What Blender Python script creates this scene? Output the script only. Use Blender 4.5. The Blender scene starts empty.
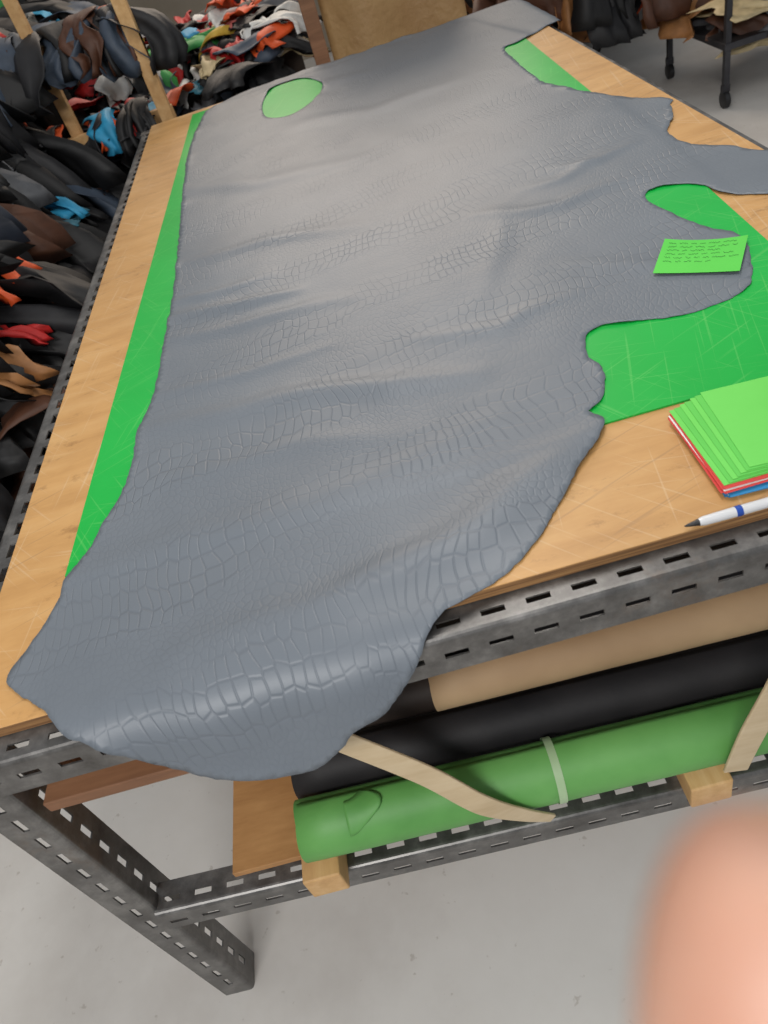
import bpy, bmesh, math, random
import numpy as np
from mathutils import Vector, Matrix, noise
from mathutils.geometry import delaunay_2d_cdt
random.seed(7)
T=0.896           # table top height; everything below is modelled relative to the table top
XL,XR,YF,YB=-0.6216,0.7853,0.5585,3.2204
FL=-T
sc=bpy.context.scene
try: sc.view_settings.view_transform='Standard'
except Exception: pass
col=sc.collection
def srgb(r,g,b):
    f=lambda c:(c/255/12.92) if c/255<=.04045 else ((c/255+.055)/1.055)**2.4
    return (f(r),f(g),f(b),1)
# ------------------------------------------------------------------ helpers
def link(o,parent=None):
    col.objects.link(o)
    if parent: o.parent=parent
    return o
def empty(name):
    e=bpy.data.objects.new(name,None); e.empty_display_size=.1; col.objects.link(e); return e
def mesh_obj(name,verts,faces,mat=None,parent=None,smooth=False):
    me=bpy.data.meshes.new(name); me.from_pydata([tuple(v) for v in verts],[],faces); me.update()
    if mat: me.materials.append(mat)
    if smooth:
        for p in me.polygons: p.use_smooth=True
    return link(bpy.data.objects.new(name,me),parent)
def box(name,x0,x1,y0,y1,z0,z1,mat,parent=None,bev=.002):
    v=[(x,y,z) for x in (x0,x1) for y in (y0,y1) for z in (z0,z1)]
    f=[(0,1,3,2),(4,6,7,5),(0,4,5,1),(2,3,7,6),(0,2,6,4),(1,5,7,3)]
    o=mesh_obj(name,v,f,mat,parent)
    if bev:
        m=o.modifiers.new('b','BEVEL'); m.width=bev; m.segments=2
    return o
def newmat(name,base=(.5,.5,.5,1),rough=.5,metal=0,spec=.5):
    m=bpy.data.materials.new(name); m.use_nodes=True
    nt=m.node_tree; b=nt.nodes['Principled BSDF']
    b.inputs['Base Color'].default_value=base; b.inputs['Roughness'].default_value=rough
    b.inputs['Metallic'].default_value=metal; b.inputs['Specular IOR Level'].default_value=spec
    return m,nt,b
def N(nt,t,**k):
    n=nt.nodes.new(t)
    for a,v in k.items(): setattr(n,a,v)
    return n
def ramp(nt,pts):
    r=N(nt,'ShaderNodeValToRGB'); e=r.color_ramp.elements
    e[0].position,e[0].color=pts[0]; e[1].position,e[1].color=pts[-1]
    for p,c in pts[1:-1]:
        x=e.new(p); x.color=c
    return r
def noisetex(nt,scale,vec=None,detail=4,rough=.55,stretch=None,coord='Object'):
    n=N(nt,'ShaderNodeTexNoise'); n.inputs['Scale'].default_value=scale; n.inputs['Detail'].default_value=detail; n.inputs['Roughness'].default_value=rough
    if vec is None:
        tc=N(nt,'ShaderNodeTexCoord'); mp=N(nt,'ShaderNodeMapping')
        nt.links.new(tc.outputs[coord],mp.inputs[0])
        if stretch: mp.inputs['Scale'].default_value=stretch
        vec=mp.outputs[0]
    nt.links.new(vec,n.inputs['Vector'])
    return n
def bump(nt,b,src,strength=.3,dist=.002):
    bp=N(nt,'ShaderNodeBump'); bp.inputs['Strength'].default_value=strength; bp.inputs['Distance'].default_value=dist
    nt.links.new(src,bp.inputs['Height']); nt.links.new(bp.outputs[0],b.inputs['Normal']); return bp
def simple(name,c1,c2,scale=8,rough=.5,metal=0,bs=.2,bd=.002,stretch=None,spec=.5):
    m,nt,b=newmat(name,c1,rough,metal,spec)
    n=noisetex(nt,scale,stretch=stretch); r=ramp(nt,[(.35,c1),(.65,c2)])
    nt.links.new(n.outputs['Fac'],r.inputs[0]); nt.links.new(r.outputs[0],b.inputs['Base Color'])
    n2=noisetex(nt,scale*12,stretch=stretch); bump(nt,b,n2.outputs['Fac'],bs,bd)
    return m
# ------------------------------------------------------------------ materials
def wood(name,ca,cb,cc,stretch,rough=.45,worn=0.):
    m,nt,b=newmat(name,ca,rough)
    n1=noisetex(nt,3.0,stretch=stretch,detail=8,rough=.65)
    r=ramp(nt,[(.25,ca),(.5,cb),(.75,cc)])
    nt.links.new(n1.outputs['Fac'],r.inputs[0])
    n2=noisetex(nt,2.6,detail=6,rough=.65); r2=ramp(nt,[(.3,(.74,.70,.66,1)),(.6,(1,1,1,1))])
    nt.links.new(n2.outputs['Fac'],r2.inputs[0])
    mx=N(nt,'ShaderNodeMix',data_type='RGBA',blend_type='MULTIPLY'); mx.inputs[0].default_value=.7
    nt.links.new(r.outputs[0],mx.inputs[6]); nt.links.new(r2.outputs[0],mx.inputs[7])
    prev=mx.outputs[2]
    if worn:
        n3=noisetex(nt,9,detail=7,rough=.75,stretch=(1,1.8,1)); r3=ramp(nt,[(.33,(.42,.36,.30,1)),(.43,(1,1,1,1))]); nt.links.new(n3.outputs['Fac'],r3.inputs[0])
        mg=N(nt,'ShaderNodeMix',data_type='RGBA',blend_type='MULTIPLY'); mg.inputs[0].default_value=.55
        nt.links.new(prev,mg.inputs[6]);nt.links.new(r3.outputs[0],mg.inputs[7]);prev=mg.outputs[2]
        for (sx,sy,rot,cc2,amt) in [(110,2.2,.15,(.72,.58,.40,1),.24),(120,2.6,-.7,(.72,.58,.40,1),.22),(130,2.4,-1.35,(.72,.58,.40,1),.22),(90,2.0,1.2,(.25,.15,.08,1),.3)]:
            tc=N(nt,'ShaderNodeTexCoord');mp=N(nt,'ShaderNodeMapping');mp.inputs['Rotation'].default_value=(0,0,rot);mp2=N(nt,'ShaderNodeMapping');mp2.inputs['Scale'].default_value=(sx,sy,1)
            nt.links.new(tc.outputs['Object'],mp.inputs[0]);nt.links.new(mp.outputs[0],mp2.inputs[0])
            w=noisetex(nt,1.6,vec=mp2.outputs[0],detail=1);rs=ramp(nt,[(.67,(0,0,0,1)),(.71,(amt,amt,amt,1))]);nt.links.new(w.outputs['Fac'],rs.inputs[0])
            m2=N(nt,'ShaderNodeMix',data_type='RGBA');nt.links.new(rs.outputs[0],m2.inputs[0]);nt.links.new(prev,m2.inputs[6]);m2.inputs[7].default_value=cc2;prev=m2.outputs[2]
    nt.links.new(prev,b.inputs['Base Color'])
    bump(nt,b,n1.outputs['Fac'],.12,.002)
    return m
M_top=wood('plywood_top',srgb(184,138,82),srgb(202,156,98),srgb(212,170,114),(1.2,7,1),.42,1)
M_edge=simple('plywood_edge',srgb(110,76,46),srgb(168,126,80),3,.7,stretch=(2,2,120))
M_bar=wood('pine',srgb(190,146,94),srgb(208,166,112),srgb(222,186,136),(14,1.5,14),.6)
M_board=wood('brown_board',srgb(158,112,66),srgb(176,130,80),srgb(190,144,92),(3,14,3),.6)
M_plank=wood('dark_plank',srgb(110,74,50),srgb(134,94,66),srgb(152,110,80),(1.5,14,14),.6)
M_slat=wood('pale_slat',srgb(192,170,134),srgb(206,186,152),srgb(214,196,164),(2,20,20),.5)
def steel():
    m,nt,b=newmat('slotted_steel',(.12,.12,.12,1),.38,.7)
    n=noisetex(nt,16,detail=8,rough=.7); r=ramp(nt,[(.3,(.08,.075,.07,1)),(.5,(.16,.155,.15,1)),(.75,(.33,.32,.305,1))])
    nt.links.new(n.outputs['Fac'],r.inputs[0])
    n3=noisetex(nt,6,detail=6,rough=.7);r3=ramp(nt,[(.58,(0,0,0,1)),(.72,(.6,.6,.6,1))]);nt.links.new(n3.outputs['Fac'],r3.inputs[0])
    mx=N(nt,'ShaderNodeMix',data_type='RGBA');nt.links.new(r3.outputs[0],mx.inputs[0]);nt.links.new(r.outputs[0],mx.inputs[6]);mx.inputs[7].default_value=(.17,.11,.07,1)
    nt.links.new(mx.outputs[2],b.inputs['Base Color'])
    r2=ramp(nt,[(.3,(.28,)*3+(1,)),(.8,(.56,)*3+(1,))]); nt.links.new(n.outputs['Fac'],r2.inputs[0]); nt.links.new(r2.outputs[0],b.inputs['Roughness'])
    bump(nt,b,n.outputs['Fac'],.2,.001)
    return m
M_steel=steel()
def matgreen():
    m,nt,b=newmat('green_mat',srgb(20,180,70),.36)
    n=noisetex(nt,2.2,detail=4); r=ramp(nt,[(.3,srgb(0,164,56)),(.7,srgb(20,182,70))])
    nt.links.new(n.outputs['Fac'],r.inputs[0])
    prev=r.outputs[0]
    for k,(sx,sy,rot) in enumerate([(90,1.6,.3),(110,2.0,-.5),(80,1.5,1.1),(120,2.4,-1.3)]):
        tc=N(nt,'ShaderNodeTexCoord'); mp=N(nt,'ShaderNodeMapping'); mp.inputs['Rotation'].default_value=(0,0,rot); 
        mp2=N(nt,'ShaderNodeMapping'); mp2.inputs['Scale'].default_value=(sx,sy,1)
        nt.links.new(tc.outputs['Object'],mp.inputs[0]); nt.links.new(mp.outputs[0],mp2.inputs[0])
        w=noisetex(nt,2.2,vec=mp2.outputs[0],detail=1); rs=ramp(nt,[(.65,(0,0,0,1)),(.70,(.14,.14,.14,1))])
        nt.links.new(w.outputs['Fac'],rs.inputs[0])
        mx=N(nt,'ShaderNodeMix',data_type='RGBA'); nt.links.new(rs.outputs[0],mx.inputs[0]); nt.links.new(prev,mx.inputs[6]); mx.inputs[7].default_value=srgb(150,225,130)
        prev=mx.outputs[2]
    nt.links.new(prev,b.inputs['Base Color'])
    n2=noisetex(nt,60); bump(nt,b,n2.outputs['Fac'],.1,.001)
    return m
M_mat=matgreen()
def hidemat():
    m,nt,b=newmat('croc_leather',srgb(112,119,132),.45,spec=.45)
    uv=N(nt,'ShaderNodeUVMap'); uv.uv_map='flat'
    def warp(amp,sc_):
        nz=noisetex(nt,sc_,vec=uv.outputs[0],detail=2)
        s=N(nt,'ShaderNodeVectorMath',operation='SUBTRACT'); nt.links.new(nz.outputs['Color'],s.inputs[0]); s.inputs[1].default_value=(.5,.5,.5)
        k=N(nt,'ShaderNodeVectorMath',operation='SCALE'); nt.links.new(s.outputs[0],k.inputs[0]); k.inputs['Scale'].default_value=amp
        a=N(nt,'ShaderNodeVectorMath',operation='ADD'); nt.links.new(uv.outputs[0],a.inputs[0]); nt.links.new(k.outputs[0],a.inputs[1]); return a.outputs[0]
    wv=warp(.16,3.2)
    def vor(scale,st,rnd,wd):
        mp=N(nt,'ShaderNodeMapping'); mp.inputs['Scale'].default_value=st; nt.links.new(wv,mp.inputs[0])
        v=N(nt,'ShaderNodeTexVoronoi',voronoi_dimensions='2D',feature='DISTANCE_TO_EDGE'); v.inputs['Scale'].default_value=scale; v.inputs['Randomness'].default_value=rnd
        nt.links.new(mp.outputs[0],v.inputs['Vector'])
        r=N(nt,'ShaderNodeMapRange',interpolation_type='SMOOTHERSTEP'); r.inputs['From Max'].default_value=wd; r.inputs['From Min'].default_value=-.01
        nt.links.new(v.outputs['Distance'],r.inputs['Value']); return r.outputs[0]
    big=vor(31,(2.1,1.0,1),.38,.13); small=vor(78,(1.35,.85,1),.85,.22)
    sp=N(nt,'ShaderNodeSeparateXYZ'); nt.links.new(wv,sp.inputs[0])
    mu=N(nt,'ShaderNodeMath',operation='MULTIPLY_ADD'); nt.links.new(sp.outputs[1],mu.inputs[0]); mu.inputs[1].default_value=2*math.pi/.24; mu.inputs[2].default_value=-1.2
    xx=N(nt,'ShaderNodeMath',operation='MULTIPLY_ADD'); nt.links.new(sp.outputs[0],xx.inputs[0]); xx.inputs[1].default_value=-7.0; nt.links.new(mu.outputs[0],xx.inputs[2])
    si=N(nt,'ShaderNodeMath',operation='SINE'); nt.links.new(xx.outputs[0],si.inputs[0])
    mr=N(nt,'ShaderNodeMapRange'); mr.inputs['From Min'].default_value=-.2; mr.inputs['From Max'].default_value=.1; nt.links.new(si.outputs[0],mr.inputs['Value'])
    mx=N(nt,'ShaderNodeMix',data_type='FLOAT'); nt.links.new(mr.outputs[0],mx.inputs[0]); nt.links.new(small,mx.inputs[2]); nt.links.new(big,mx.inputs[3])
    # embossing is stronger in the large belly tiles, weak in between
    am=N(nt,'ShaderNodeMapRange'); am.inputs['To Min'].default_value=.42; am.inputs['To Max'].default_value=1.0; nt.links.new(mr.outputs[0],am.inputs['Value'])
    amp=noisetex(nt,4,vec=uv.outputs[0],detail=2); ar=N(nt,'ShaderNodeMapRange'); ar.inputs['From Min'].default_value=.38; ar.inputs['From Max'].default_value=.60; ar.inputs['To Min'].default_value=.40; ar.inputs['To Max'].default_value=1.0
    nt.links.new(amp.outputs['Fac'],ar.inputs['Value'])
    aa=N(nt,'ShaderNodeMath',operation='MULTIPLY'); nt.links.new(am.outputs[0],aa.inputs[0]); nt.links.new(ar.outputs[0],aa.inputs[1])
    # fades towards the far (neck) end of the hide
    s2=N(nt,'ShaderNodeSeparateXYZ'); nt.links.new(uv.outputs[0],s2.inputs[0])
    fd_=N(nt,'ShaderNodeMapRange'); fd_.inputs['From Min'].default_value=.7; fd_.inputs['From Max'].default_value=2.2; fd_.inputs['To Min'].default_value=1.0; fd_.inputs['To Max'].default_value=.55; nt.links.new(s2.outputs[1],fd_.inputs['Value'])
    ab=N(nt,'ShaderNodeMath',operation='MULTIPLY'); nt.links.new(aa.outputs[0],ab.inputs[0]); nt.links.new(fd_.outputs[0],ab.inputs[1])
    ml=N(nt,'ShaderNodeMath',operation='MULTIPLY'); nt.links.new(mx.outputs[0],ml.inputs[0]); nt.links.new(ab.outputs[0],ml.inputs[1])
    fine=noisetex(nt,420,vec=uv.outputs[0],detail=2)
    ad=N(nt,'ShaderNodeMath',operation='MULTIPLY_ADD'); nt.links.new(fine.outputs['Fac'],ad.inputs[0]); ad.inputs[1].default_value=.13; nt.links.new(ml.outputs[0],ad.inputs[2])
    bump(nt,b,ad.outputs[0],.46,.0015)
    n=noisetex(nt,2.5,vec=uv.outputs[0],detail=5); r=ramp(nt,[(.3,srgb(103,110,118)),(.7,srgb(114,121,129))])
    nt.links.new(n.outputs['Fac'],r.inputs[0])
    iv=N(nt,'ShaderNodeMath',operation='SUBTRACT'); iv.inputs[0].default_value=1; nt.links.new(mx.outputs[0],iv.inputs[1])
    ic=N(nt,'ShaderNodeMath',operation='MULTIPLY'); nt.links.new(iv.outputs[0],ic.inputs[0]); nt.links.new(ab.outputs[0],ic.inputs[1])
    r2=ramp(nt,[(0,(1,1,1,1)),(1,(.88,.88,.89,1))]); nt.links.new(ic.outputs[0],r2.inputs[0])
    m3=N(nt,'ShaderNodeMix',data_type='RGBA',blend_type='MULTIPLY'); m3.inputs[0].default_value=1
    nt.links.new(r.outputs[0],m3.inputs[6]); nt.links.new(r2.outputs[0],m3.inputs[7]); nt.links.new(m3.outputs[2],b.inputs['Base Color'])
    return m
M_hide=hidemat()
def concrete():
    m,nt,b=newmat('concrete',srgb(185,182,178),.55)
    n=noisetex(nt,1.3,detail=8,rough=.65); r=ramp(nt,[(.3,srgb(184,179,173)),(.55,srgb(206,203,198)),(.8,srgb(216,214,210))])
    nt.links.new(n.outputs['Fac'],r.inputs[0])
    n2=noisetex(nt,38,detail=3); r2=ramp(nt,[(.27,(.62,.58,.54,1)),(.33,(1,1,1,1))]); nt.links.new(n2.outputs['Fac'],r2.inputs[0])
    mx=N(nt,'ShaderNodeMix',data_type='RGBA',blend_type='MULTIPLY'); mx.inputs[0].default_value=.6
    nt.links.new(r.outputs[0],mx.inputs[6]); nt.links.new(r2.outputs[0],mx.inputs[7]); nt.links.new(mx.outputs[2],b.inputs['Base Color'])
    bump(nt,b,n2.outputs['Fac'],.1,.002); return m
M_floor=concrete()
M_wall=simple('painted_wall',srgb(150,140,125),srgb(165,155,140),2,.8)
M_dark=simple('black_leather',srgb(26,25,27),srgb(42,40,41),6,.62,spec=.35)
M_darkb=simple('dark_brown_leather',srgb(50,42,38),srgb(68,58,52),6,.6,spec=.35)
M_groll=simple('green_roll_vinyl',srgb(86,148,72),srgb(110,172,92),5,.55)
M_kraft=simple('kraft_paper',srgb(152,124,92),srgb(174,146,112),4,.7)
M_tan=simple('tan_hide',srgb(146,112,70),srgb(172,140,94),3,.6,bs=.5,bd=.01)
M_tape=simple('tape',srgb(160,188,144),srgb(178,202,162),6,.4)
M_core=simple('cardboard_core',srgb(120,90,60),srgb(140,105,70),6,.8)
# ------------------------------------------------------------------ room
box('floor',-3.2,4.6,-2.5,8.2,FL-.05,FL,M_floor,bev=0)
box('wall_back',-3.2,4.6,8.2,8.3,FL,2.1,M_wall,bev=0)
box('wall_left',-3.3,-3.2,-2.5,8.3,FL,2.1,M_wall,bev=0)
# ------------------------------------------------------------------ slotted angle iron
def angle(name,p,L_,A,wA,B,wB,parent,sA=(.4,.62),sB=(.4,.62),pitch=.052,slot=.03,th=.0026):
    p=Vector(p);L_=Vector(L_);ln=L_.length;d=L_/ln;A=Vector(A);B=Vector(B)
    verts=[];faces=[];idx={}
    def V(v):
        k=tuple(round(c,6) for c in v)
        if k not in idx: idx[k]=len(verts); verts.append(v)
        return idx[k]
    ts=[0];kinds=[]
    t=.012
    while t+slot<ln:
        ts+= [t,t+slot];kinds+= [0,1]; t+=pitch
    ts.append(ln);kinds.append(0)
    for Dv,w,(s0,s1) in ((A,wA,sA),(B,wB,sB)):
        us=[0,s0*w,s1*w,w]
        for i in range(len(ts)-1):
            for j in range(3):
                if kinds[i]==1 and j==1: continue
                q=[p+d*ts[i]+Dv*us[j],p+d*ts[i+1]+Dv*us[j],p+d*ts[i+1]+Dv*us[j+1],p+d*ts[i]+Dv*us[j+1]]
                faces.append([V(x) for x in q])
    o=mesh_obj(name,verts,faces,M_steel,parent)
    bm=bmesh.new();bm.from_mesh(o.data);bmesh.ops.recalc_face_normals(bm,faces=bm.faces)
    el=[e for e in bm.edges if all(((v.co-p)-d*((v.co-p).dot(d))).length<1e-5 for v in e.verts)]
    bmesh.ops.bevel(bm,geom=el,offset=.007,segments=4,affect='EDGES',profile=.5)
    for f in bm.faces: f.smooth=False
    bm.to_mesh(o.data);bm.free()
    s=o.modifiers.new('s','SOLIDIFY');s.thickness=th;s.offset=0
    return o
tab=empty('work_table')
top=box('table_top',XL,XR,YF,YB,-.016,0,M_top,tab,bev=.0015)
top.data.materials.append(M_edge)
for pl in top.data.polygons:
    if abs(pl.normal.z)<.5: pl.material_index=1
ZF=-.0185; o_=.036; ol=.052; fw=.052; fd=.06
X0,X1,Y0,Y1=XL-ol,XR+o_,YF-o_,YB+o_
angle('rail_front',(X0,Y0,ZF),(X1-X0,0,0),(0,1,0),fw,(0,0,-1),fd,tab,sA=(.28,.44),sB=(.42,.58),slot=.028)
angle('rail_rear',(X0,Y1,ZF),(X1-X0,0,0),(0,-1,0),fw,(0,0,-1),fd,tab,sA=(.26,.44))
angle('rail_left',(X0,Y0,ZF-.003),(0,Y1-Y0,0),(1,0,0),.068,(0,0,-1),fd,tab,sA=(.34,.50))
angle('rail_right',(X1,Y0,ZF-.003),(0,Y1-Y0,0),(-1,0,0),fw,(0,0,-1),fd,tab,sA=(.26,.44))
zt=ZF-.006
angle('leg_1',(X0+.078,Y0+.004,zt),(0,0,FL-zt),(-1,0,0),.056,(0,1,0),.062,tab,sA=(.38,.55),sB=(.42,.60))
angle('leg_2',(X1-.060,Y0+.004,zt),(0,0,FL-zt),(1,0,0),.056,(0,1,0),.062,tab,sA=(.38,.55),sB=(.42,.60))
angle('leg_3',(X0+.078,Y1-.004,zt),(0,0,FL-zt),(-1,0,0),.056,(0,-1,0),.062,tab)
angle('leg_4',(X1-.060,Y1-.004,zt),(0,0,FL-zt),(1,0,0),.056,(0,-1,0),.062,tab)
zl0,zl1=-.483,-.562
angle('lower_rail_front',(X0+.075,Y0-.002,zl0),(X1-X0-.075,0,zl1-zl0),(0,1,0),.05,(0,0,-1),.055,tab,sA=(.34,.52),sB=(.5,.66),slot=.028)
angle('lower_rail_rear',(X0+.075,Y1+.002,zl0),(X1-X0-.075,0,zl1-zl0),(0,-1,0),.05,(0,0,-1),.055,tab)
def zr(x): return zl0+(zl1-zl0)*(x-X0)/(X1-X0)
BH=.056
for i,(x,wd_) in enumerate(((-.345,.058),(.238,.062),(.62,.06))):
    z=zr(x+.03)+.0015
    box('bearer_%d'%(i+1),x,x+wd_,Y0-.030,1.9,z,z+BH,M_bar,tab,bev=.003)
box('shelf_board',-.455,-.335,.535,1.75,zr(-.3)+BH-.012,zr(-.3)+BH+.001,M_board,tab,bev=.001)
box('brace_plank',-.578,-.33,.53,.60,-.150,-.130,M_plank,tab,bev=.002)
# ------------------------------------------------------------------ cutting mat
mp=[(-.519,.788),(.60,.765),(.640,1.372),(.690,2.71),(.60,3.16),(-.452,3.165)]
n=len(mp)
vm=[(x,y,.0003) for x,y in mp]+[(x,y,.0032) for x,y in mp]
mesh_obj('cutting_mat',vm,[list(range(n))[::-1],[n+i for i in range(n)]]+[(i,(i+1)%n,n+(i+1)%n,n+i) for i in range(n)],M_mat)
# ------------------------------------------------------------------ hide
outl=[(-.408,3.061),(-.439,2.715),(-.434,2.235),(-.421,1.808),(-.417,1.542),(-.421,1.392),(-.425,1.210),(-.443,1.109),(-.443,1.060),(-.446,.973),(-.462,.908),(-.484,.840),(-.512,.781),(-.519,.743),(-.528,.714),(-.547,.670),(-.567,.630),(-.544,.600),(-.504,.563),
(-.481,.5325),(-.454,.5125),(-.430,.4935),(-.385,.4585),(-.336,.4285),(-.294,.4105),(-.249,.3985),(-.213,.3975),(-.174,.4225),(-.155,.4385),(-.119,.4485),(-.095,.4685),(-.071,.4945),(-.052,.5185),(-.028,.5435),
(.008,.553),(.052,.568),(.097,.602),(.143,.653),(.185,.703),(.226,.746),(.242,.772),(.236,.790),(.230,.800),(.245,.811),(.261,.827),(.279,.877),(.274,.922),(.284,.970),(.311,.991),(.350,.982),(.423,.957),(.483,.959),(.527,.973),(.551,.998),(.588,1.083),(.595,1.140),(.563,1.198),(.547,1.273),(.533,1.346),(.548,1.382),(.586,1.380),(.630,1.344),(.648,1.285),(.700,1.237),(.78,1.18),(.86,1.15),(.90,1.22),(.87,1.33),(.784,1.397),(.744,1.465),(.697,1.536),(.688,1.619),(.715,1.672),(.729,1.689),(.760,1.775),(.773,1.807),(.716,1.900),(.674,1.985),(.634,2.092),(.597,2.234),(.599,2.491),(.611,2.651),(.665,2.673),(.769,2.748),(.838,2.807),(.854,3.025),(.837,3.25),(.6,3.262),(.3,3.25),(0,3.262),(-.25,3.245),(-.38,3.16)]
hole=[(-.182,2.881),(-.171,3.033),(-.129,3.158),(-.033,3.151),(.027,3.034),(.035,2.904),(-.021,2.771),(-.094,2.709),(-.161,2.764)]
def densify(P,step=.006,jit=.0020):
    out=[];n=len(P)
    for i in range(n):
        p0,p1,p2,p3=[Vector(P[(i+k-1)%n]) for k in range(4)]
        m=max(1,int((p2-p1).length/step))
        for j in range(m):
            t=j/m
            q=.5*((2*p1)+(-p0+p2)*t+(2*p0-5*p1+4*p2-p3)*t*t+(-p0+3*p1-3*p2+p3)*t**3)
            nz=noise.noise_vector(Vector((q.x*45,q.y*45,1.3)))*jit+noise.noise_vector(Vector((q.x*120,q.y*120,4.3)))*jit*.8
            out.append(Vector((q.x+nz.x,q.y+nz.y)))
    return out
O=densify(outl); Hh=densify(hole,.012,.001)
def inpoly(x,y,P):
    px=np.array([p[0] for p in P]);py=np.array([p[1] for p in P]);qx=np.roll(px,-1);qy=np.roll(py,-1)
    r=np.zeros(x.shape,bool)
    for a,b,c,d in zip(px,py,qx,qy):
        if b==d: continue
        cnd=((b>y)!=(d>y))&(x<(c-a)*(y-b)/(d-b)+a); r^=cnd
    return r
def bdist(x,y,P):
    D=np.full(x.shape,9.)
    n=len(P)
    for i in range(n):
        a=P[i];b=P[(i+1)%n];dx,dy=b[0]-a[0],b[1]-a[1];l=dx*dx+dy*dy+1e-12
        t=np.clip(((x-a[0])*dx+(y-a[1])*dy)/l,0,1)
        D=np.minimum(D,np.hypot(x-a[0]-t*dx,y-a[1]-t*dy))
    return D
gs=[]
yy=.38;row=0
while yy<3.3:
    st=.0075 if yy<1.0 else (.010 if yy<1.8 else .014)
    xs=np.arange(-.62+(st/2 if row%2 else 0),.93,st); gs.append(np.stack([xs,np.full(xs.shape,yy)],1)); yy+=st*.87;row+=1
G=np.concatenate(gs)
ok=inpoly(G[:,0],G[:,1],O)&~inpoly(G[:,0],G[:,1],Hh)
G=G[ok];dd=np.minimum(bdist(G[:,0],G[:,1],O),bdist(G[:,0],G[:,1],Hh));G=G[dd>.004]
pts=list(O)+list(Hh)+[Vector(g) for g in G]
nO,nH=len(O),len(Hh)
edges=[(i,(i+1)%nO) for i in range(nO)]+[(nO+i,nO+(i+1)%nH) for i in range(nH)]
vo,eo,fo,_,_,_=delaunay_2d_cdt(pts,edges,[],0,1e-6)
VX=np.array([v[0] for v in vo]);VY=np.array([v[1] for v in vo])
F=[f for f in fo]
cx=np.array([sum(VX[i] for i in f)/len(f) for f in F]);cy=np.array([sum(VY[i] for i in f)/len(f) for f in F])
kp=inpoly(cx,cy,O)&~inpoly(cx,cy,Hh)
F=[tuple(f) for f,k in zip(F,kp) if k]
bd=np.minimum(bdist(VX,VY,outl),bdist(VX,VY,hole))
ridges=[([(-.43,1.48),(-.28,1.47),(-.14,1.43)],.009,.020),([(-.42,1.40),(-.25,1.36),(-.05,1.33)],.006,.020),([(-.42,1.56),(-.33,1.54),(-.2,1.56)],.006,.016),
([(-.44,1.09),(-.2,1.06),(0,1.0),(.12,.97)],.009,.024),([(-.43,1.20),(-.25,1.17),(-.1,1.19)],.005,.018),
([(.30,1.5),(.24,1.35),(.175,1.19)],.0035,.025),([(.30,1.10),(.18,1.06),(.06,1.10)],.004,.018),
([(.55,1.45),(.40,1.44),(.25,1.50)],.006,.020),([(.55,1.62),(.44,1.55),(.36,1.56)],.004,.020),
([(.23,.76),(.12,.69),(-.01,.63),(-.13,.60),(-.32,.585)],.016,.038),([(-.5,.77),(-.35,.80),(-.15,.78),(.1,.84)],.005,.03),
([(-.43,.95),(-.2,.92),(.02,.88)],.004,.025),([(-.40,1.75),(-.2,1.72),(0,1.66)],.006,.03),([(-.42,2.3),(-.2,2.15),(.05,2.1)],.006,.04),([(-.1,2.6),(.15,2.45),(.4,2.5)],.006,.05),
([(.62,1.62),(.52,1.58),(.44,1.62)],.005,.014),([(.52,1.08),(.42,1.15),(.34,1.2)],.004,.02),([(.10,2.4),(.2,2.1),(.22,1.9)],.004,.05),([(-.2,3.2),(0,2.95),(.2,2.9)],.006,.05)]
Z=np.zeros(VX.shape)
wx=np.array([.02*noise.noise(Vector((x*7,y*7,3))) for x,y in zip(VX,VY)]);wy=np.array([.03*noise.noise(Vector((x*5,y*5,13))) for x,y in zip(VX,VY)])
for P,h,w in ridges:
    D=np.full(VX.shape,9.);TT=np.zeros(VX.shape);tot=len(P)-1
    for si_,(a,b) in enumerate(zip(P[:-1],P[1:])):
        dx,dy=b[0]-a[0],b[1]-a[1];l=dx*dx+dy*dy
        t=np.clip(((VX+wx-a[0])*dx+(VY+wy-a[1])*dy)/l,0,1);d_=np.hypot(VX+wx-a[0]-t*dx,VY+wy-a[1]-t*dy)
        TT=np.where(d_<D,(si_+t)/tot,TT);D=np.minimum(D,d_)
    Z+=h*np.exp(-(D/w)**2)*(.35+.65*np.sin(np.pi*np.clip(TT,.0,1)))
nz=np.array([noise.noise(Vector((x*3.2,y*2.2,5)))+.36*noise.noise(Vector((x*9,y*6,2)))+.16*noise.noise(Vector((x*20,y*28,8))) for x,y in zip(VX,VY)])
Z+=.0028*np.clip(nz+.35,0,2)
Z+=.006*np.exp(-bd/.018)*np.clip(np.array([noise.noise(Vector((x*14,y*14,9)))  for x,y in zip(VX,VY)])+.05,0,1)
on=inpoly(VX,VY,mp);md=bdist(VX,VY,mp)
base=np.where(on|(md<.012),.0046,.0014+.0032*np.exp(-((md-.012)/.015)**2))
Z=Z+base
R=.06;tm=1.25
X3=VX.copy();Y3=VY.copy();Z3=Z.copy()
for i in range(len(VX)):
    s=YF-VY[i]
    if s>0:
        a=min(s/R,tm);y=YF-R*math.sin(a);z=-R*(1-math.cos(a));rest=s-R*tm
        if rest>0: y-=rest*math.cos(tm);z-=rest*math.sin(tm)
        ny,nzv=-math.sin(a),math.cos(a)
        k=Z[i]+.003*math.sin(VX[i]*38+1)*min(1,s/.08)
        Y3[i]=y+ny*k;Z3[i]=z+nzv*k
    sx=VX[i]-(XR+.03)
    if sx>0:
        a=min(sx/.03,1.3);x=XR+.03+.03*math.sin(a);z=-.03*(1-math.cos(a));rest=sx-.03*1.3
        if rest>0: x+=rest*math.cos(1.3);z-=rest*math.sin(1.3)
        X3[i]=x+Z[i]*math.sin(a);Z3[i]=z+Z[i]*math.cos(a)
hide=mesh_obj('leather_hide',list(zip(X3,Y3,Z3)),F,M_hide,smooth=True)
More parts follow.
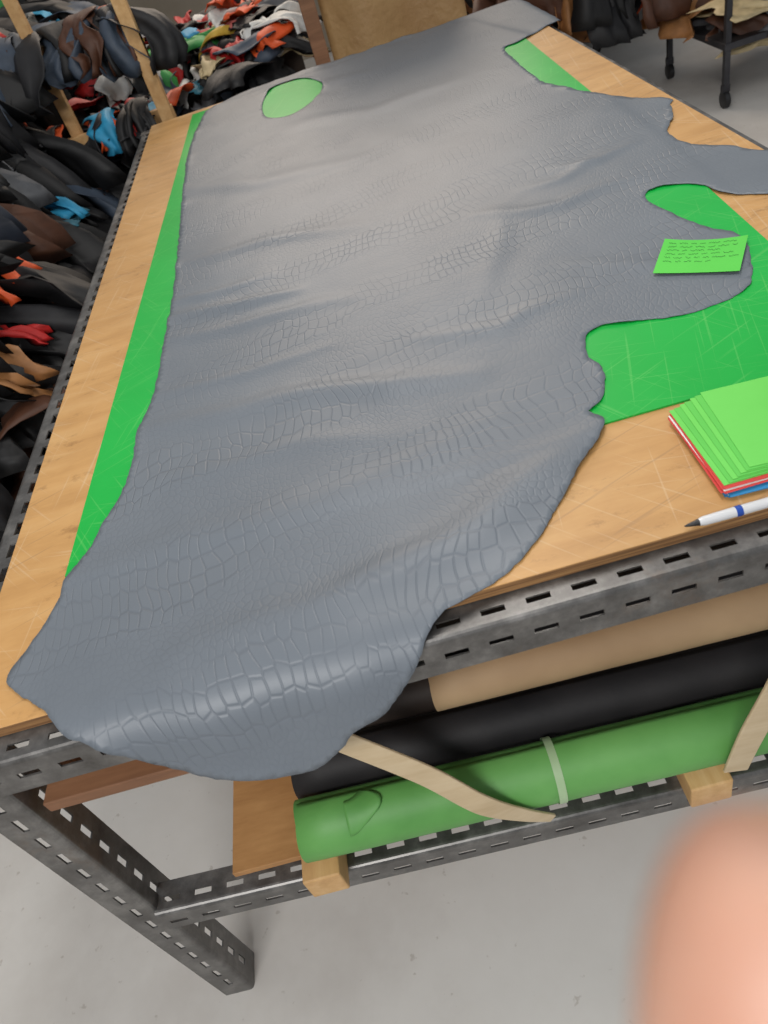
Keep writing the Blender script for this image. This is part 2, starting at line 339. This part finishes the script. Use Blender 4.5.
uvl=hide.data.uv_layers.new(name='flat')
for lp in hide.data.loops: uvl.data[lp.index].uv=(VX[lp.vertex_index],VY[lp.vertex_index])
bm=bmesh.new();bm.from_mesh(hide.data);bmesh.ops.recalc_face_normals(bm,faces=bm.faces)
if sum(f.normal.z for f in bm.faces)<0: bmesh.ops.reverse_faces(bm,faces=bm.faces)
bm.to_mesh(hide.data);bm.free()
s=hide.modifiers.new('s','SOLIDIFY');s.thickness=.0010;s.offset=-1;s.use_even_offset=False
def hz(x,y,r=.014):
    k=np.hypot(VX-x,VY-y)<r
    return float(Z3[k].max()) if k.any() else .003
# ------------------------------------------------------------------ paper things
def paper(name,c,w,h,rot,z,mat,parent=None,curl=.0,th=.0003,seg=8):
    vs=[];fs=[];R2=Matrix.Rotation(rot,2)
    for i in range(seg+1):
        for j in range(seg+1):
            u,v=i/seg-.5,j/seg-.5;p=R2@Vector((u*w,v*h))
            vs.append((c[0]+p.x,c[1]+p.y,z+curl*((2*u)**2*(.6+.8*v))))
    for i in range(seg):
        for j in range(seg):
            a=i*(seg+1)+j;fs.append((a,a+seg+1,a+seg+2,a+1))
    o=mesh_obj(name,vs,fs,mat,parent,False);m=o.modifiers.new('s','SOLIDIFY');m.thickness=th;m.offset=-1
    return o
M_note=simple('green_note_paper',srgb(84,200,72),srgb(92,208,78),5,.7)
M_pg=simple('green_paper',srgb(104,204,84),srgb(112,212,92),5,.7)
M_pg2=simple('green_paper_darker',srgb(90,192,76),srgb(98,200,84),5,.7)  # slightly darker green paper, for alternate green sheets in the stack
M_pr=simple('red_paper',srgb(196,52,52),srgb(210,66,62),5,.7)
M_pb=simple('blue_paper',srgb(36,128,186),srgb(50,140,196),5,.7)
M_pw=simple('white_paper',srgb(225,225,222),srgb(235,235,232),5,.7)
M_ink=simple('ink',srgb(22,70,40),srgb(26,80,46),5,.6)
note=empty('handwritten_note')
nc=Vector((.5160,1.094));na=math.atan2(1.122-1.186,.602-.494)
nr=na-.04;Rn=Matrix.Rotation(nr,2)
smp=[hz(nc.x+(Rn@Vector((a,b))).x,nc.y+(Rn@Vector((a,b))).y) for a in (-.05,-.025,0,.025,.05) for b in (-.045,-.02,0,.02,.045)]
zb=max(smp)+.0014
paper('note_sheet',nc,.126,.104,nr,zb,M_note,note,curl=.005)
cu=bpy.data.curves.new('handwriting','CURVE');cu.dimensions='3D';cu.bevel_depth=.00026;cu.bevel_resolution=0
for ln in range(6):
    u=-.054;v0=.040-ln*.0115
    while u<(.045 if ln%3!=2 else .02):
        wl=random.uniform(.008,.022);m=int(wl/.0011);spn=cu.splines.new('POLY');spn.points.add(m-1)
        for k in range(m):
            uu=u+wl*k/m;vv=v0+random.uniform(-.0024,.0024)
            p=Rn@Vector((uu,vv));a,b=uu/.126,vv/.104
            spn.points[k].co=(nc.x+p.x,nc.y+p.y,zb+.005*((2*a)**2*(.6+.8*b))+.0006,1)
        u+=wl+.004
cu.materials.append(M_ink);link(bpy.data.objects.new('handwriting',cu),note)
stack=empty('paper_stack')
z=.0006
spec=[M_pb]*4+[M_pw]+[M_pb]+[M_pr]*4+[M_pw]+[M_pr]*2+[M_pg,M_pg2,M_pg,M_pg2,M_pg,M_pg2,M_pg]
for i,m in enumerate(spec):
    if i<6: c=(.4215+random.uniform(-.004,.004),.656+random.uniform(-.003,.003));rot=-.05+random.uniform(-.02,.02)
    elif i<13: c=(.4150+random.uniform(-.003,.003),.666+random.uniform(-.002,.002));rot=-.01+random.uniform(-.025,.025)
    else:
        j=i-13;c=(.4185+.0065*j,.672+.0006*j);rot=-.01-.012*j+.01*(j%2)
    paper('sheet_%d'%(i+1),c,.205,.150,rot,z,m,stack,curl=.0,th=.0005,seg=5)
    z+=.0009
def tube(name,pts,rad,mat,parent=None,seg=20,cap=True):
    vs=[];fs=[]
    for i,p in enumerate(pts):
        p=Vector(p);t=(Vector(pts[min(i+1,len(pts)-1)])-Vector(pts[max(i-1,0)])).normalized()
        up=Vector((0,0,1)) if abs(t.z)<.9 else Vector((1,0,0));a=t.cross(up).normalized();b=a.cross(t)
        r=rad[i] if isinstance(rad,(list,tuple)) else rad
        for k in range(seg):
            an=2*math.pi*k/seg;vs.append(p+a*math.cos(an)*r+b*math.sin(an)*r)
    for i in range(len(pts)-1):
        for k in range(seg):
            fs.append((i*seg+k,i*seg+(k+1)%seg,(i+1)*seg+(k+1)%seg,(i+1)*seg+k))
    if cap: fs+= [tuple(range(seg))[::-1],tuple((len(pts)-1)*seg+k for k in range(seg))]
    o=mesh_obj(name,vs,fs,mat,parent,True)
    m=o.modifiers.new('e','EDGE_SPLIT');m.split_angle=math.radians(40)
    return o
M_white=simple('white_plastic',srgb(212,214,216),srgb(222,223,225),5,.3)
M_blue=simple('blue_plastic',srgb(30,70,160),srgb(36,80,172),5,.35)
M_blk=simple('black_plastic',srgb(28,28,30),srgb(36,36,38),5,.4)
pen=empty('marker_pen')
P0=Vector((.254,.5615,.0062));PD=Vector((1,.0,0)).normalized()
tube('pen_tip',[P0,P0+PD*.004,P0+PD*.016],[.0006,.0018,.0040],M_blk,pen)
tube('pen_barrel',[P0+PD*.016,P0+PD*.022,P0+PD*.056],[.0042,.0054,.0058],M_white,pen)
tube('pen_band',[P0+PD*.056,P0+PD*.063],.0061,M_blue,pen)
tube('pen_cap',[P0+PD*.063,P0+PD*.13,P0+PD*.136],[.0058,.0056,.003],M_white,pen)
# ------------------------------------------------------------------ rolls
def roll(name,x0,x1,y0,y1,z0,z1,r,mat,core=True,parent=None):
    e=parent or empty(name);A=Vector((x0,y0,z0));B=Vector((x1,y1,z1));d=(B-A).normalized()
    up=Vector((0,0,1));a=d.cross(up).normalized();b=a.cross(d)
    vs=[];fs=[];turns=3.2;n=int(turns*32);segs=24
    for i in range(segs+1):
        for k in range(n+1):
            th=2*math.pi*k/32+.8;rr=r*(.72+.28*k/n)
            w=1+.02*noise.noise(Vector((i*.4,th*.6,x0*3)))
            off=(.006*noise.noise(Vector((k*.09,3,r*50)))) if i in(0,segs) else 0
            p=A+(B-A)*(i/segs)+d*off+(a*math.cos(th)+b*math.sin(th))*rr*w
            vs.append(p)
    for i in range(segs):
        for k in range(n): fs.append((i*(n+1)+k,i*(n+1)+k+1,(i+1)*(n+1)+k+1,(i+1)*(n+1)+k))
    o=mesh_obj('sheet',vs,fs,mat,e,True);m=o.modifiers.new('s','SOLIDIFY');m.thickness=.0016
    if core:
        tube('core',[A+d*.01,B-d*.01],r*.62,M_core,e)
    return e
def zb_(x,r): return zr(x)+BH+.004+r
gy=.548;A=Vector((-.322,gy,zb_(-.322,.0455)));B=Vector((.78,gy,zb_(.78,.0455)));d=(B-A).normalized()
g=roll('green_vinyl_roll',A.x,B.x,gy,gy,A.z,B.z,.0455,M_groll)
tp=A+(B-A)*.338;tube('tape_band',[tp,tp+d*.012],.0474,M_tape,g,32,False)
vs=[];fs=[]
for i in range(13):
    for j in range(9):
        u,v=i/12,j/8;th=math.radians(150-62*v-20*u*u);rr=.0468+.0035*u*(1-abs(2*v-1))
        vs.append((A.x+.075+(.055-.03*(2*v-1)**2)*u,gy+math.cos(th)*rr,A.z+math.sin(th)*rr-.004*u))
for i in range(12):
    for j in range(8): a=i*9+j;fs.append((a,a+9,a+10,a+1))
o=mesh_obj('loose_flap',vs,fs,M_groll,g,True);o.modifiers.new('s','SOLIDIFY').thickness=.001
def rl(name,x0,x1,y,r,mat,up=0): roll(name,x0,x1,y,y,zb_(x0,r)+up,zb_(x1,r)+up,r,mat)
rl('black_leather_roll',-.325,.80,.641,.0425,M_dark,.004)
rl('dark_brown_leather_roll',-.30,.80,.732,.0435,M_darkb,.004)
roll('kraft_paper_roll',-.078,.79,.640,.640,-.266,-.304,.036,M_kraft)
roll('black_leather_roll.001',-.25,.80,.728,.728,-.262,-.310,.040,M_dark)
rl('tan_leather_roll',-.10,.80,.824,.045,M_tan,.004)
def slat(name,P,w,th,mat,taper=.25):
    P=[Vector(p) for p in P];pts=[]
    n=len(P)
    for i in range(n-1):
        p0=P[max(i-1,0)];p1=P[i];p2=P[i+1];p3=P[min(i+2,n-1)]
        for j in range(10):
            t=j/10;pts.append(.5*((2*p1)+(-p0+p2)*t+(2*p0-5*p1+4*p2-p3)*t*t+(-p0+3*p1-3*p2+p3)*t**3))
    pts.append(P[-1]);vs=[];fs=[]
    for i,p in enumerate(pts):
        t=(pts[min(i+1,len(pts)-1)]-pts[max(i-1,0)]).normalized()
        nrm=Vector((0,-1,.25)).normalized();wd=t.cross(nrm).normalized();nn=wd.cross(t).normalized()
        f=1-taper*max(0,(i/len(pts)-.6)/.4)
        for a,b in ((-1,-1),(1,-1),(1,1),(-1,1)): vs.append(p+wd*a*w/2*f+nn*b*th/2)
    for i in range(len(pts)-1):
        for k in range(4): fs.append((i*4+k,i*4+(k+1)%4,(i+1)*4+(k+1)%4,(i+1)*4+k))
    fs+=[(3,2,1,0),tuple((len(pts)-1)*4+k for k in range(4))]
    o=mesh_obj(name,vs,fs,mat);m=o.modifiers.new('b','BEVEL');m.width=.0015;m.segments=2
    return o
slat('bent_wooden_slat',[(-.245,.565,-.16),(-.205,.553,-.205),(-.115,.520,-.285),(-.055,.495,-.355),(-.005,.4925,-.41),(.035,.498,-.455)],.034,.005,M_slat,.6)
slat('bent_wooden_slat.001',[(.395,.52,-.15),(.352,.498,-.25),(.318,.4915,-.35),(.300,.4925,-.445)],.038,.005,M_slat,.1)
# ------------------------------------------------------------------ leather scrap heaps
def vcolmat(name,rough=.5):
    m,nt,b=newmat(name,rough=rough);a=N(nt,'ShaderNodeVertexColor');a.layer_name='Col'
    n=noisetex(nt,25,detail=4);r=ramp(nt,[(.3,(.7,.7,.7,1)),(.7,(1,1,1,1))]);nt.links.new(n.outputs['Fac'],r.inputs[0])
    mx=N(nt,'ShaderNodeMix',data_type='RGBA',blend_type='MULTIPLY');mx.inputs[0].default_value=1
    nt.links.new(a.outputs[0],mx.inputs[6]);nt.links.new(r.outputs[0],mx.inputs[7]);nt.links.new(mx.outputs[2],b.inputs['Base Color'])
    bump(nt,b,n.outputs['Fac'],.3,.004);return m
M_scrap=vcolmat('scrap_leather',.6)
PAL={'black':srgb(18,18,20),'char':srgb(34,34,37),'brown':srgb(86,52,34),'tan':srgb(168,116,68),'cream':srgb(214,194,150),'white':srgb(222,222,218),
'red':srgb(190,30,28),'orange':srgb(226,88,34),'blue':srgb(50,160,205),'teal':srgb(44,110,130),'green':srgb(60,165,80),'grey':srgb(100,102,106),'navy':srgb(28,36,50),'pink':srgb(200,110,104),'denim':srgb(66,78,94),'yellow':srgb(214,178,70)}
class Heap:
    def __init__(s): s.v=[];s.f=[];s.c=[]
    def scrap(s,p,ang,L,W,droop,colr,nu=10,nv=8,crump=.03,lift=0):
        d=Vector((math.cos(ang),math.sin(ang),0));w=Vector((-d.y,d.x,0));b0=len(s.v);q=Vector(p);sd=random.uniform(0,100);st=L/nu
        for i in range(nu+1):
            t=i/nu;a=lift-droop*t**1.2
            dirv=d*math.cos(a)+Vector((0,0,math.sin(a)))
            if i: q=q+dirv*st
            nrm=(Vector((0,0,1))*math.cos(a)-d*math.sin(a))
            wl=W*(.8+.6*noise.noise(Vector((t*4,sd,0))))
            sk=W*.5*noise.noise(Vector((t*2,sd,40)))
            for j in range(nv+1):
                u=j/nv-.5
                h=crump*noise.noise(Vector((u*2.6+sd,t*1.8,sd*.3)))*1.8
                e=d*(L*.35*noise.noise(Vector((u*4,sd,9)))*t)
                s.v.append(q+w*(u*wl+sk)+nrm*h+e);s.c.append(colr)
        for i in range(nu):
            for j in range(nv):
                a=b0+i*(nv+1)+j;s.f.append((a,a+1,a+nv+2,a+nv+1))
    def build(s,name,parent=None):
        o=mesh_obj(name,s.v,s.f,M_scrap,parent,True)
        ca=o.data.color_attributes.new('Col','FLOAT_COLOR','POINT')
        for i,c in enumerate(s.c): ca.data[i].color=c
        m=o.modifiers.new('s','SOLIDIFY');m.thickness=.003
        return o
def moundbase(name,fn,x0,x1,y0,y1,mat,parent,n=40):
    vs=[];fs=[]
    for i in range(n+1):
        for j in range(n+1):
            x=x0+(x1-x0)*i/n;y=y0+(y1-y0)*j/n
            vs.append((x,y,max(FL,fn(x,y)-.07+.05*noise.noise(Vector((x*4,y*4,0))))))
    for i in range(n):
        for j in range(n):
            a=i*(n+1)+j;fs.append((a,a+n+1,a+n+2,a+1))
    return mesh_obj(name,vs,fs,mat,parent,True)
def pick(ws):
    r=random.uniform(0,sum(ws.values()))
    for k,v in ws.items():
        r-=v
        if r<=0: return PAL[k]
    return PAL['black']
lp=empty('leather_scrap_pile')
def fl(x,y):
    t=(-.80-x)/.75*max(0,min(1,(y-1.5)/.5))
    return min(.5,FL+.02+1.25*max(0,min(1,t))**.8+.1*noise.noise(Vector((x*2,y*2,0))))
moundbase('heap_core',fl,-2.2,-.76,1.55,7.0,M_dark,lp)
h=Heap()
for i in range(360):
    x=-.88-.97*random.random()**.9;y=random.uniform(1.75,6.2);z=fl(x,y)+random.uniform(-.05,.06)
    c=pick({'black':13,'char':4,'brown':1.4,'navy':.9,'grey':.2,'denim':.4})
    h.scrap((x-.18,y,z+.05),random.gauss(-.25,.35),random.uniform(.35,.75),random.uniform(.12,.30),random.uniform(1.1,2.0),c,crump=.035,lift=random.uniform(.1,.5))
clusters=[(random.uniform(-1.42,-.95),random.uniform(2.5,5.4),random.choice(('orange','red','orange','blue','cream','brown','green','teal','white','tan'))) for _ in range(46)]
for (x0_,y0_,cn) in clusters:
    for _ in range(random.randint(3,5)):
        x=x0_+random.gauss(0,.05);y=y0_+random.gauss(0,.09);z=fl(x,y)+random.uniform(.07,.17)
        c=PAL[cn] if random.random()<.5 else pick({'orange':2,'red':2,'black':7,'brown':2,'cream':1,'green':.7,'blue':.6})
        h.scrap((x,y,z+.04),random.gauss(-.6,.7),random.uniform(.10,.22),random.uniform(.04,.10),random.uniform(.5,1.6),c,nu=7,nv=5,crump=.014,lift=random.uniform(0,.5))
for (x,y,z,c,L,W) in [(-1.05,2.02,-.30,'tan',.26,.17),(-1.02,1.92,-.38,'tan',.22,.14),(-.98,1.88,-.44,'brown',.3,.2),(-1.06,2.36,-.16,'orange',.22,.15),(-1.10,2.44,-.10,'white',.16,.12),(-1.04,2.26,-.20,'orange',.16,.10),(-.98,2.14,-.30,'red',.16,.10),
   (-1.2,4.4,.15,'denim',.4,.3),(-1.1,4.8,.15,'denim',.45,.3),(-1.15,3.2,.02,'green',.10,.07),(-1.25,3.0,.05,'orange',.12,.08),(-1.15,3.45,.0,'orange',.14,.08),(-1.1,3.7,-.03,'red',.14,.08),(-1.05,4.5,-.02,'blue',.12,.08),(-1.0,4.2,-.05,'orange',.14,.08),(-1.05,4.35,-.02,'tan',.3,.2)]:
    h.scrap((x-.1,y,z+.14),random.uniform(-.5,.2),L,W,1.3,PAL[c],crump=.02,lift=.3)
h.build('scraps',lp)
bp_=empty('coloured_leather_pile')
def fb(x,y): return -.32+.34*min(1,max(0,(y-3.42)/.55))+.06*noise.noise(Vector((x*3,y*3,7)))
moundbase('heap_core',fb,-.95,.0,3.46,4.9,M_darkb,bp_,24)
h=Heap()
for i in range(290):
    x=random.uniform(-.95,-.03);y=random.uniform(3.55,4.8);z=fb(x,y)+random.uniform(-.03,.05)
    if y<3.85 and x<-.15: c=pick({'black':6,'char':4,'grey':.8,'denim':2.5,'teal':.8,'red':.4,'cream':.5,'navy':1,'orange':.4}); k=1.25
    else: c=pick({'white':3.4,'red':2.6,'cream':1.4,'black':5,'grey':.8,'pink':.4,'yellow':1,'denim':1.2,'green':.7,'orange':.8}); k=.95
    h.scrap((x,y,z+.05),-1.57+random.gauss(0,.9),k*random.uniform(.14,.30),k*random.uniform(.07,.20),random.uniform(.5,1.8),c,crump=.024,lift=random.uniform(0,.6))
for (x,y) in ((-.66,3.60),(-.36,3.60),(-.45,3.9)):
    h.scrap((x,y,fb(x,y)+.20),-1.2,.10,.08,.5,PAL['blue'],nu=6,nv=4,crump=.005,lift=.1)
h.build('scraps',bp_)
rack=empty('timber_shelving')
box('upright_1',-.61,-.56,3.40,3.45,FL,1.0,M_bar,rack)
box('upright_2',-1.42,-1.36,3.30,3.36,FL,1.0,M_bar,rack)
box('upright_3',-1.0,-.955,3.50,3.54,FL,1.0,M_bar,rack)
box('shelf_edge',-1.42,-.56,3.455,3.485,-.06,.0,M_bar,rack)
box('upper_edge',-1.42,-.56,3.54,3.57,.26,.31,M_bar,rack)
h=Heap()
for i in range(34):
    x=random.uniform(-1.4,-.66);c=pick({'black':6,'char':3,'grey':1.2,'denim':2,'white':.6,'brown':1,'orange':.3})
    h.scrap((x,3.58+random.uniform(0,.06),.32+random.uniform(0,.04)),-1.57+random.gauss(0,.25),random.uniform(.2,.42),random.uniform(.10,.22),2.1,c,crump=.02,lift=.35)
for i in range(16):
    x=random.uniform(-1.35,-.66);c=pick({'black':4,'char':2,'red':.6,'orange':1,'tan':1,'blue':.5})
    h.scrap((x,3.52,.03),-1.57+random.gauss(0,.3),random.uniform(.18,.3),random.uniform(.06,.14),2.0,c,crump=.015,lift=.5)
h.build('draped_hides',rack)
roll('black_leather_roll.002',-1.32,-1.02,1.95,2.85,.00,-.16,.07,M_dark)
roll('black_leather_roll.003',-1.22,-.93,1.85,2.75,-.16,-.30,.07,M_dark)
def leaning(name,x0,x1,y,ztop,mat,lean=.25,seed=1):
    vs=[];fs=[];n=20
    for i in range(n+1):
        for j in range(n+1):
            u=i/n;v=j/n;x=x0+(x1-x0)*u;z=FL+(ztop-FL)*v+.03*noise.noise(Vector((u*3,seed,0)))*v
            yy=y+lean*v+.05*noise.noise(Vector((u*2.5,v*2.0,seed)))+.02*math.sin(u*9+seed)
            vs.append((x,yy,z))
    for i in range(n):
        for j in range(n): a=i*(n+1)+j;fs.append((a,a+n+1,a+n+2,a+1))
    o=mesh_obj(name,vs,fs,mat,None,True);m=o.modifiers.new('s','SOLIDIFY');m.thickness=.004;return o
leaning('tan_leather_sheet',.12,.68,3.42,.62,M_tan,.20,2)
leaning('kraft_sheet',.15,.60,3.66,.75,M_kraft,.25,5)
box('timber_prop',.045,.105,3.50,3.55,FL,.62,M_plank)
# ------------------------------------------------------------------ trolley
tr=empty('metal_trolley')
M_tm=simple('trolley_steel',srgb(50,50,54),srgb(78,78,82),6,.4,.7)
tx0,tx1,ty0,ty1=1.975,2.65,3.96,4.62
for i,(x,y) in enumerate(((tx0,ty0),(tx0,ty1),(tx1,ty0),(tx1,ty1))):
    box('upright_%d'%(i+1),x-.014,x+.014,y-.014,y+.014,FL+.10,.15,M_tm,tr)
    tube('caster_%d'%(i+1),[(x-.014,y,FL+.04),(x-.012,y,FL+.04),(x+.012,y,FL+.04),(x+.014,y,FL+.04)],[.034,.04,.04,.034],M_blk,tr)
    box('fork_%d'%(i+1),x-.02,x+.02,y-.012,y+.012,FL+.075,FL+.11,M_tm,tr)
for zz in (-.60,-.10):
    box('shelf',tx0-.02,tx1+.02,ty0-.02,ty1+.02,zz-.03,zz,M_tm,tr)
h=Heap()
for i in range(56):
    zz=random.choice((-.60,-.60,-.10));x=random.uniform(tx0+.12,tx1);y=random.uniform(ty0+.18,ty1)
    c=pick({'white':2,'tan':4,'brown':3.5,'cream':2,'grey':.6})
    h.scrap((x,y,zz+.04+random.random()*.12),random.choice((3.3,4.4,4.7,5.0)),random.uniform(.22,.38),random.uniform(.25,.45),random.uniform(.4,1.3),c,crump=.015,lift=.1)
h.build('folded_hides',tr)
hr=empty('hanging_leather_rack')
h=Heap()
for i in range(150):
    x=random.uniform(.95,1.80);y=random.uniform(4.7,5.9)
    c=pick({'black':6,'brown':5,'tan':2,'char':3,'white':.4,'orange':.3})
    h.scrap((x,y,random.uniform(-.45,.1)),-1.57+random.gauss(0,.4),random.uniform(.35,.6),random.uniform(.15,.35),1.7,c,crump=.03,lift=.3)
for i in range(120):
    x=random.uniform(1.0,4.2);y=random.uniform(5.9,6.9)
    c=pick({'black':6,'brown':5,'tan':3,'char':4,'white':.5,'red':.5})
    h.scrap((x,y,random.uniform(-.6,.1)),-1.57+random.gauss(0,.4),random.uniform(.3,.6),random.uniform(.15,.35),1.7,c,crump=.03,lift=.3)
h.build('hides',hr)
box('rack_frame',.92,1.80,5.9,5.96,FL,.6,M_dark,hr)
box('rack_frame_rear',.95,4.3,7.0,7.1,FL,.8,M_darkb,hr)
# ------------------------------------------------------------------ camera
CR=Vector((.9567,-.1405,-.2548));CD=Vector((-.2832,-.6512,-.7041));CF=Vector((-.0671,.7458,-.6628));CP=Vector((0,0,.65))
cam=bpy.data.cameras.new('camera');co=bpy.data.objects.new('camera',cam);col.objects.link(co)
cam.sensor_width=36;cam.lens=758.39/1024*36;cam.clip_start=.01
co.matrix_world=Matrix(((CR.x,-CD.x,-CF.x,CP.x),(CR.y,-CD.y,-CF.y,CP.y),(CR.z,-CD.z,-CF.z,CP.z),(0,0,0,1)))
cam.dof.use_dof=True;cam.dof.focus_distance=1.25;cam.dof.aperture_fstop=7.6
sc.camera=co
# ------------------------------------------------------------------ photographer's hand
def skinmat():
    m,nt,b=newmat('skin',srgb(206,150,126),.5);n=noisetex(nt,60,detail=4);r=ramp(nt,[(.3,srgb(190,140,118)),(.7,srgb(206,162,140))])
    nt.links.new(n.outputs['Fac'],r.inputs[0]);nt.links.new(r.outputs[0],b.inputs['Base Color'])
    b.inputs['Subsurface Weight'].default_value=.08;b.inputs['Subsurface Radius'].default_value=(.008,.004,.002);b.inputs['Subsurface Scale'].default_value=.3
    bump(nt,b,n.outputs['Fac'],.1,.0005);return m
M_skin=skinmat()
hand=empty('hand')
def cw(a,b,c): return CP+CR*a+CD*b+CF*c     # hand pose: metres right / below / in front of the photographer's eye point
def skinchain(name,chains):
    vs=[];es=[];rs=[]
    for ch in chains:
        prev=None
        for (p,r) in ch:
            if isinstance(p,int): prev=p;continue
            vs.append(cw(*p));rs.append(r)
            if prev is not None: es.append((prev,len(vs)-1))
            prev=len(vs)-1
    me=bpy.data.meshes.new(name);me.from_pydata([tuple(v) for v in vs],es,[]);me.materials.append(M_skin)
    o=link(bpy.data.objects.new(name,me),hand);sm=o.modifiers.new('skin','SKIN')
    for i,sv in enumerate(me.skin_vertices[0].data):
        sv.radius=(rs[i],rs[i]);sv.use_root=(i==0)
    sm.use_smooth_shade=True
    ss=o.modifiers.new('sub','SUBSURF');ss.levels=2;ss.render_levels=2
    return o
skinchain('palm',[[((.075,.215,.045),.028),((.072,.180,.052),.026),((.068,.150,.058),.030),((.064,.125,.062),.026)],
 [(2,0),((.050,.140,.060),.018),((.043,.118,.064),.015)],[(2,0),((.090,.145,.056),.020),((.098,.122,.058),.016)]])
def finger(name,P): return skinchain(name,[[ (p,r) for p,r in P]])
finger('index_finger',[((.044,.122,.064),.0130),((.038,.092,.066),.0125),((.0325,.066,.062),.0122),((.0308,.050,.0585),.0122),((.0306,.038,.057),.0124),((.0310,.030,.0565),.0114),((.0318,.0225,.056),.0080)])
finger('middle_finger',[((.064,.120,.064),.0125),((.063,.088,.070),.0115),((.062,.060,.071),.0105),((.0615,.038,.068),.0098),((.061,.026,.066),.0075)])
finger('ring_finger',[((.083,.120,.062),.012),((.084,.092,.068),.0108),((.085,.066,.069),.010),((.0855,.046,.066),.0092),((.0855,.036,.064),.007)])
finger('little_finger',[((.099,.125,.058),.0105),((.104,.103,.063),.0092),((.107,.083,.064),.0085),((.108,.068,.062),.0078),((.108,.060,.061),.006)])
finger('thumb',[((.050,.160,.055),.015),((.030,.142,.058),.0135),((.015,.122,.062),.012),((.008,.106,.064),.011),((.006,.096,.064),.0085)])
# ------------------------------------------------------------------ lights
def area(name,loc,tgt,sx,sy,power,colr):
    l=bpy.data.lights.new(name,'AREA');l.shape='RECTANGLE';l.size=sx;l.size_y=sy;l.energy=power;l.color=colr
    o=bpy.data.objects.new(name,l);col.objects.link(o);o.location=loc
    o.rotation_euler=(Vector(tgt)-Vector(loc)).to_track_quat('-Z','Y').to_euler();return o
area('ceiling_light_front',(-.9,-1.3,1.9),(-.1,.5,-.3),1.4,.4,57,(1,.98,.96))
area('ceiling_light_mid',(.3,1.6,2.1),(.2,1.6,0),1.5,.5,25,(1,.95,.89))
area('ceiling_light_rear',(.3,6.2,2.0),(.2,3.8,0),2.6,1.0,68,(1,.83,.67))
w=bpy.data.worlds.new('w');sc.world=w;w.use_nodes=True;w.node_tree.nodes['Background'].inputs[0].default_value=(.92,.96,1,1);w.node_tree.nodes['Background'].inputs[1].default_value=.40
for o in list(sc.objects):
    if o.parent is None: o.location.z+=T
